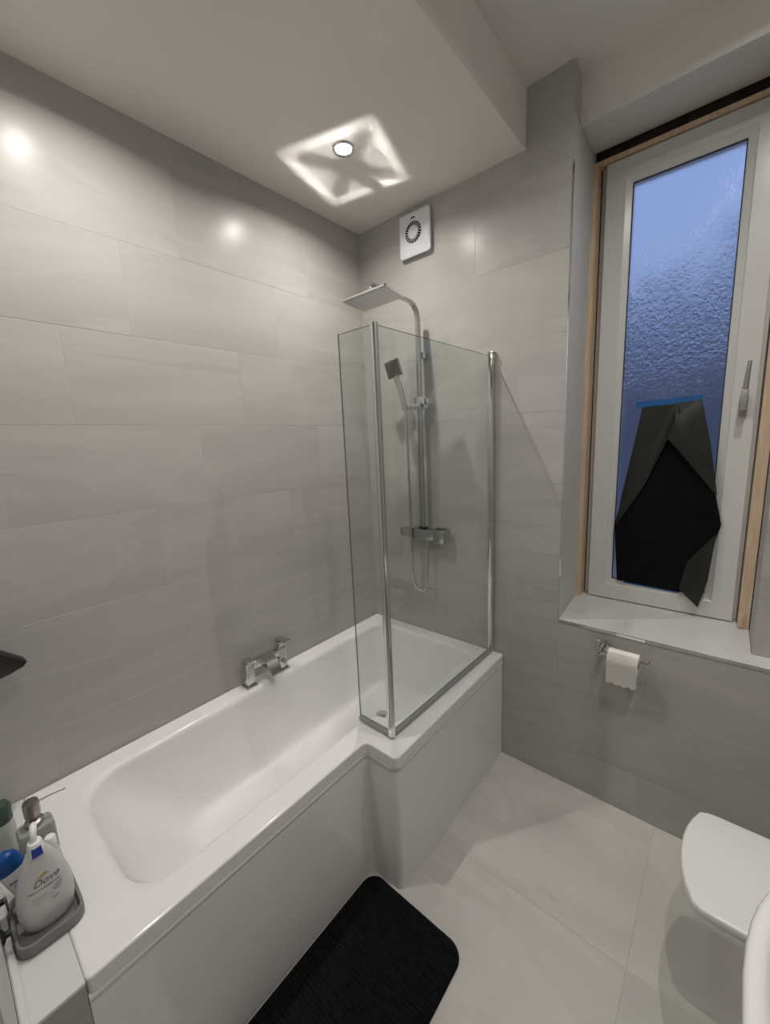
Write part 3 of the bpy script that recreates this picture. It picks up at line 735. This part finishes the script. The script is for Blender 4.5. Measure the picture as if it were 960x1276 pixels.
# ------------------------------------------------------------------ basin
bs = thing('basin', (1.92, -1.19, 0.0), 'white ceramic basin with thick rounded rim at the right edge', 'basin')
def bl(off, z, sx=1.0):
    pts = []
    for k in range(48):
        a = 2 * PI * k / 48; n_ = 2.6
        ca, sa = math.cos(a), math.sin(a)
        x = 1.906 + (0.210 - off) * sx * math.copysign(abs(ca) ** (2 / n_), ca); y = -1.175 + (0.335 - off) * math.copysign(abs(sa) ** (2 / n_), sa)
        pts.append(Vector((min(x, W - 0.001), y, z)))
    return pts
bm = nb(); loft(bm, [bl(0.13, 0.70), bl(0.06, 0.735), bl(0.016, 0.80), bl(0.003, 0.832), bl(0.0, 0.842), bl(0.003, 0.849), bl(0.010, 0.852), bl(0.020, 0.852), bl(0.027, 0.848), bl(0.032, 0.838), bl(0.05, 0.78), bl(0.10, 0.735), bl(0.15, 0.728)])
obj('bowl', bm, 'ceramic', bs, angle=60)
bm = nb(); lathe(bm, [(0.085, 0.001), (0.075, 0.02), (0.06, 0.35), (0.075, 0.72), (0.0, 0.725)], (1.97, -1.175, 0), 24); obj('pedestal', bm, 'ceramic', bs)

# ------------------------------------------------------------------ bath mat: ribbed pile
bm = nb(); MX0, MX1, MY0, MY1 = 0.7035, 1.105, -1.52, -0.862
NXm, NYm = 70, 210
corner_r = 0.055
def inside_map(x, y):
    # pull the grid in at the rounded corners
    cx = min(max(x, MX0 + corner_r), MX1 - corner_r); cy_ = min(max(y, MY0 + corner_r), MY1 - corner_r)
    dx, dy = x - cx, y - cy_
    m_ = max(abs(dx), abs(dy)); l_ = math.hypot(dx, dy)
    if dx and dy and l_ > 1e-9: return cx + dx * m_ / l_, cy_ + dy * m_ / l_
    return x, y
grid = []
for j in range(NYm + 1):
    row = []
    for i in range(NXm + 1):
        x0_ = MX0 + (MX1 - MX0) * i / NXm; y0_ = MY0 + (MY1 - MY0) * j / NYm
        x, y = inside_map(x0_, y0_)
        e = min(x0_ - MX0, MX1 - x0_, y0_ - MY0, MY1 - y0_); ed = min(1, max(0, e / 0.018))
        rib = abs(math.sin(PI * (y0_ + 0.004 * noise.noise(Vector((x0_ * 22, y0_ * 30, 0)))) / 0.0125))
        z = 0.004 + ed ** 0.5 * (0.010 + 0.007 * rib + 0.003 * noise.noise(Vector((x0_ * 90, y0_ * 40, 4))))
        row.append(bm.verts.new((x, y, z)))
    grid.append(row)
for j in range(NYm):
    for i in range(NXm): bm.faces.new((grid[j][i], grid[j][i + 1], grid[j + 1][i + 1], grid[j + 1][i]))
edge = [grid[0][i] for i in range(NXm + 1)] + [grid[j][NXm] for j in range(1, NYm + 1)] + [grid[NYm][i] for i in range(NXm - 1, -1, -1)] + [grid[j][0] for j in range(NYm - 1, 0, -1)]
low = [bm.verts.new((v.co.x, v.co.y, 0.0012)) for v in edge]
for k in range(len(edge)):
    bm.faces.new((edge[k], low[k], low[(k + 1) % len(edge)], edge[(k + 1) % len(edge)]))
bm.faces.new(low)
tag(obj('bath_mat', bm, 'mat_pile', angle=80, origin=(0.9, -1.2, 0)), 'black ribbed bath mat with rounded corners on the pale tiled floor', 'bath mat')

# ------------------------------------------------------------------ caddy and bottles on the ledge
cad = thing('shower_caddy', (0.48, -1.725, 0.558), 'grey plastic tray caddy with rounded corners on the ledge', 'caddy')
def tr(i, z, x0=0.395, x1=0.567, y0=-1.783, y1=-1.662): return at_z(fillet([(x0 + i, y0 + i), (x1 - i, y0 + i), (x1 - i, y1 - i), (x0 + i, y1 - i)], max(0.006, 0.030 - i), 6), z)
bm = nb(); loft(bm, [tr(0.004, 0.5595), tr(0, 0.563), tr(0, 0.584), tr(0.0015, 0.5865), tr(0.006, 0.5865), tr(0.0075, 0.584), tr(0.0085, 0.567), tr(0.02, 0.5655)]); obj('tray', bm, 'caddy', cad, angle=50)
for xx in (0.425, 0.52):
    bm = nb(); lathe(bm, [(0, 0.0008), (0.017, 0.0008), (0.014, 0.005), (0.007, 0.008), (0.007, 0.0165), (0, 0.0165)], (xx, YN, 0.612), 16, 'Y'); obj('suction_cup', bm, 'black_trim', cad)['label'] = 'black suction cup'
    bm = nb(); box(bm, xx - 0.006, xx + 0.006, YN + 0.0168, YN + 0.021, 0.585, 0.618, 0.001, 1); obj('hanger', bm, 'caddy', cad)

def oval_loft(bm, prof, c, seg=28, pw=2.3):
    """prof: (z, half width y, half depth x); c = centre; superellipse sections"""
    L = []
    for z, wy, wx in prof:
        ring_ = []
        for k in range(seg):
            a = 2 * PI * k / seg; ca, sa = math.cos(a), math.sin(a)
            ring_.append(Vector((c[0] + wx * math.copysign(abs(ca) ** (2 / pw), ca), c[1] + wy * math.copysign(abs(sa) ** (2 / pw), sa), z)))
        L.append(ring_)
    return loft(bm, L)

# teardrop pump bottle facing the room
DC = (0.510, -1.719)
DP = [(0.5665, 0.022, 0.012), (0.568, 0.032, 0.017), (0.578, 0.042, 0.021), (0.595, 0.0475, 0.023), (0.62, 0.0505, 0.0235), (0.645, 0.051, 0.0235), (0.67, 0.048, 0.0225), (0.695, 0.042, 0.0205), (0.72, 0.034, 0.018), (0.742, 0.025, 0.016), (0.756, 0.018, 0.0145), (0.764, 0.0135, 0.013)]
db = thing('pump_bottle', (DC[0], DC[1], 0.566), 'white teardrop pump bottle with blue band in front of the caddy', 'bottle')
bm = nb(); oval_loft(bm, DP, DC); body = obj('bottle_body', bm, 'bottle_white', db, angle=70)
def dove_front(u, v):
    z = v; wy, wx = DP[0][1], DP[0][2]
    for (z0, a0, b0), (z1, a1, b1) in zip(DP, DP[1:]):
        if z0 <= z <= z1:
            t = (z - z0) / (z1 - z0); wy, wx = a0 + (a1 - a0) * t, b0 + (b1 - b0) * t
    e = min(0.98, abs(u) / wy)
    return Vector((DC[0] + wx * (1 - e ** 2.3) ** (1 / 2.3) + 0.0005, DC[1] + u, z))
def lab(du, dz): return lambda u, v: dove_front(u + du, v + dz)
text_mesh('Dove', 0.021, lab(0.004, 0.682), 'brand_print', 'ink', body, 0.35)
text_mesh('DEEPLY NOURISHING', 0.0058, lab(0.0, 0.671), 'label_print', 'ink', body)
text_mesh('body wash', 0.0060, lab(-0.012, 0.655), 'label_print', 'ink_pale', body)
text_mesh('with 1/4 moisturising', 0.0042, lab(-0.010, 0.648), 'label_print', 'ink_pale', body)
text_mesh('cream', 0.0042, lab(-0.018, 0.642), 'label_print', 'ink_pale', body)
text_mesh('450 ml', 0.0042, lab(0.0, 0.600), 'label_print', 'ink_pale', body)
# small gold bird above the word, pale floral patches on the right
bm = nb()
pts = [(-0.012, 0.700), (-0.004, 0.7035), (0.002, 0.7060), (0.0105, 0.7075), (0.006, 0.7035), (0.012, 0.7025), (0.004, 0.700), (-0.003, 0.6985), (-0.008, 0.6990)]
bm.faces.new([bm.verts.new(dove_front(u, v)) for u, v in pts]); obj('bird_emblem', bm, 'gold', body, smooth=False)
for (u, z, r) in ((0.020, 0.656, 0.009), (0.024, 0.664, 0.006), (0.014, 0.636, 0.007)):
    bm = nb(); bm.faces.new([bm.verts.new(dove_front(u + r * math.cos(2 * PI * k / 14) * (1 + 0.2 * math.sin(3 * 2 * PI * k / 14)), z + 0.6 * r * math.sin(2 * PI * k / 14))) for k in range(14)])
    obj('flower_print', bm, 'ink_pale', body, smooth=False)
bm = nb(); oval_loft(bm, [(0.748, 0.0165, 0.0170), (0.750, 0.0180, 0.0180), (0.772, 0.0135, 0.0150), (0.778, 0.0115, 0.0130)], DC); obj('pump_collar', bm, 'cap_white', db, angle=50)
bm = nb()
cz = [(0.7515, 0.0095, 0.0183), (0.7705, 0.0085, 0.0158)]
loft(bm, [[Vector((DC[0] + d_ + o, DC[1] + s * w_, z)) for s, o in ((-1, -0.003), (1, -0.003), (1, 0.0012), (-1, 0.0012))] for z, w_, d_ in cz]); obj('blue_band', bm, 'tag_blue', db, smooth=False)
bm = nb(); tube(bm, [(DC[0], DC[1], 0.777), (DC[0], DC[1], 0.792), (DC[0] - 0.006, DC[1] + 0.002, 0.800), (DC[0] - 0.016, DC[1] + 0.004, 0.803), (DC[0] - 0.030, DC[1] + 0.006, 0.798)], [0.006, 0.006, 0.007, 0.007, 0.004], 12); obj('pump_nozzle', bm, 'cap_white', db, angle=60)

# tilted shampoo bottle with a blue cap
sbR = Matrix.Rotation(0.30, 4, 'X') @ Matrix.Rotation(0.06, 4, 'Y'); sbL = Vector((0.436, -1.722, 0.5745))
sb = thing('shampoo_bottle', tuple(sbL), 'white shampoo bottle with blue cap leaning behind the teardrop bottle', 'bottle')
def put(bm): bmesh.ops.transform(bm, matrix=Matrix.Translation(sbL) @ sbR, verts=bm.verts)
bm = nb(); oval_loft(bm, [(0.0, 0.022, 0.012), (0.004, 0.026, 0.015), (0.06, 0.028, 0.016), (0.115, 0.027, 0.016), (0.128, 0.025, 0.0155)], (0, 0)); put(bm); sbb = obj('bottle_body', bm, 'cap_white', sb, angle=60)
bm = nb(); oval_loft(bm, [(0.1285, 0.0255, 0.016), (0.150, 0.0245, 0.0158), (0.166, 0.020, 0.014), (0.174, 0.012, 0.009)], (0, 0)); put(bm); obj('cap', bm, 'cap_blue', sb, angle=60)['label'] = 'blue cap'
def sbf(du, dz): return lambda u, v: Matrix.Translation(sbL) @ sbR @ Vector((0.0163 * (1 - min(0.97, abs(u + du) / 0.0285) ** 2.3) ** (1 / 2.3) + 0.0006, u + du, v + dz))
text_mesh('shampoo', 0.0095, sbf(-0.002, 0.100), 'label_print', 'ink_navy', sbb)
text_mesh('classic clean', 0.0060, sbf(-0.002, 0.090), 'label_print', 'ink_navy', sbb)

# white round-capped bottle just behind
wb = thing('lotion_bottle', (0.455, -1.690, 0.566), 'small white bottle with round white cap behind the teardrop bottle', 'bottle')
bm = nb(); oval_loft(bm, [(0.5665, 0.014, 0.014), (0.570, 0.017, 0.017), (0.66, 0.0165, 0.0165), (0.685, 0.0145, 0.0145), (0.695, 0.010, 0.010)], (0.455, -1.690), pw=2.0); obj('bottle_body', bm, 'bottle_white', wb, angle=60)
bm = nb(); lathe(bm, [(0.0105, 0.6955), (0.0115, 0.697), (0.0115, 0.722), (0.009, 0.726), (0.0, 0.7265)], (0.455, -1.690, 0), 20); obj('cap', bm, 'cap_white', wb)

# square soap dispenser with a satin pump
sd = thing('soap_dispenser', (0.347, -1.704, 0.557), 'smoky glass soap dispenser with satin metal pump', 'soap dispenser')
def dsp(s, z): return at_z(fillet([(0.347 - s * 0.75, -1.704 - s), (0.347 + s * 0.75, -1.704 - s), (0.347 + s * 0.75, -1.704 + s), (0.347 - s * 0.75, -1.704 + s)], 0.010, 5), z)
bm = nb(); loft(bm, [dsp(0.033, 0.5575), dsp(0.036, 0.561), dsp(0.036, 0.690), dsp(0.033, 0.697), dsp(0.018, 0.700)]); obj('bottle_body', bm, 'smoke', sd, angle=50)
bm = nb(); lathe(bm, [(0.018, 0.7003), (0.019, 0.702), (0.019, 0.712), (0.013, 0.716), (0.007, 0.718), (0.007, 0.724), (0.0155, 0.726), (0.0165, 0.729), (0.0165, 0.762), (0.015, 0.766), (0, 0.767)], (0.347, -1.704, 0), 24); obj('pump', bm, 'satin', sd)
bm = nb(); tube(bm, [(0.347, -1.690, 0.757), (0.349, -1.660, 0.757), (0.350, -1.634, 0.754)], 0.0025, 8); obj('nozzle', bm, 'satin', sd)

# pale bottle with a dark green cap at the wall end
gb = thing('green_capped_bottle', (0.245, -1.757, 0.558), 'pale clear bottle with dark green cap at far left end', 'bottle')
bm = nb(); lathe(bm, [(0.021, 0.5575), (0.024, 0.561), (0.024, 0.672), (0.020, 0.684), (0.0, 0.686)], (0.245, -1.757, 0), 24); obj('bottle_body', bm, 'pale_soap', gb)
bm = nb(); lathe(bm, [(0.021, 0.6865), (0.023, 0.688), (0.023, 0.726), (0.018, 0.735), (0.009, 0.738), (0.0, 0.7385)], (0.245, -1.757, 0), 24); obj('cap', bm, 'green_cap', gb)

# black pointed fitting on the near wall, only its tip in view
bf = thing('wall_fitting', (0.10, YN + 0.001, 1.08), 'black plastic fitting with blunt pointed tip jutting in at the left edge', 'fitting')
bm = nb()
out2 = [(-0.165, 1.205), (-0.03, 1.162), (0.02, 1.128), (0.07, 1.082), (0.107, 1.047), (0.113, 1.037), (0.105, 1.026), (0.075, 1.016), (0.035, 1.009), (-0.02, 1.005), (-0.165, 1.0)]
ol = [(y - 1.748 if y > -0.16 else YN + 0.001, z) for y, z in out2]
cxy = (sum(p[0] for p in ol) / len(ol), sum(p[1] for p in ol) / len(ol))
def fl_(x, s): return [Vector((x, cxy[0] + (y - cxy[0]) * s if y > YN + 0.002 else y, cxy[1] + (z - cxy[1]) * s)) for y, z in ol]
loft(bm, [fl_(0.080, 0.9), fl_(0.084, 0.97), fl_(0.090, 1.0), fl_(0.112, 1.0), fl_(0.118, 0.97), fl_(0.121, 0.9)]); obj('fitting_body', bm, 'black_trim', bf, angle=40)
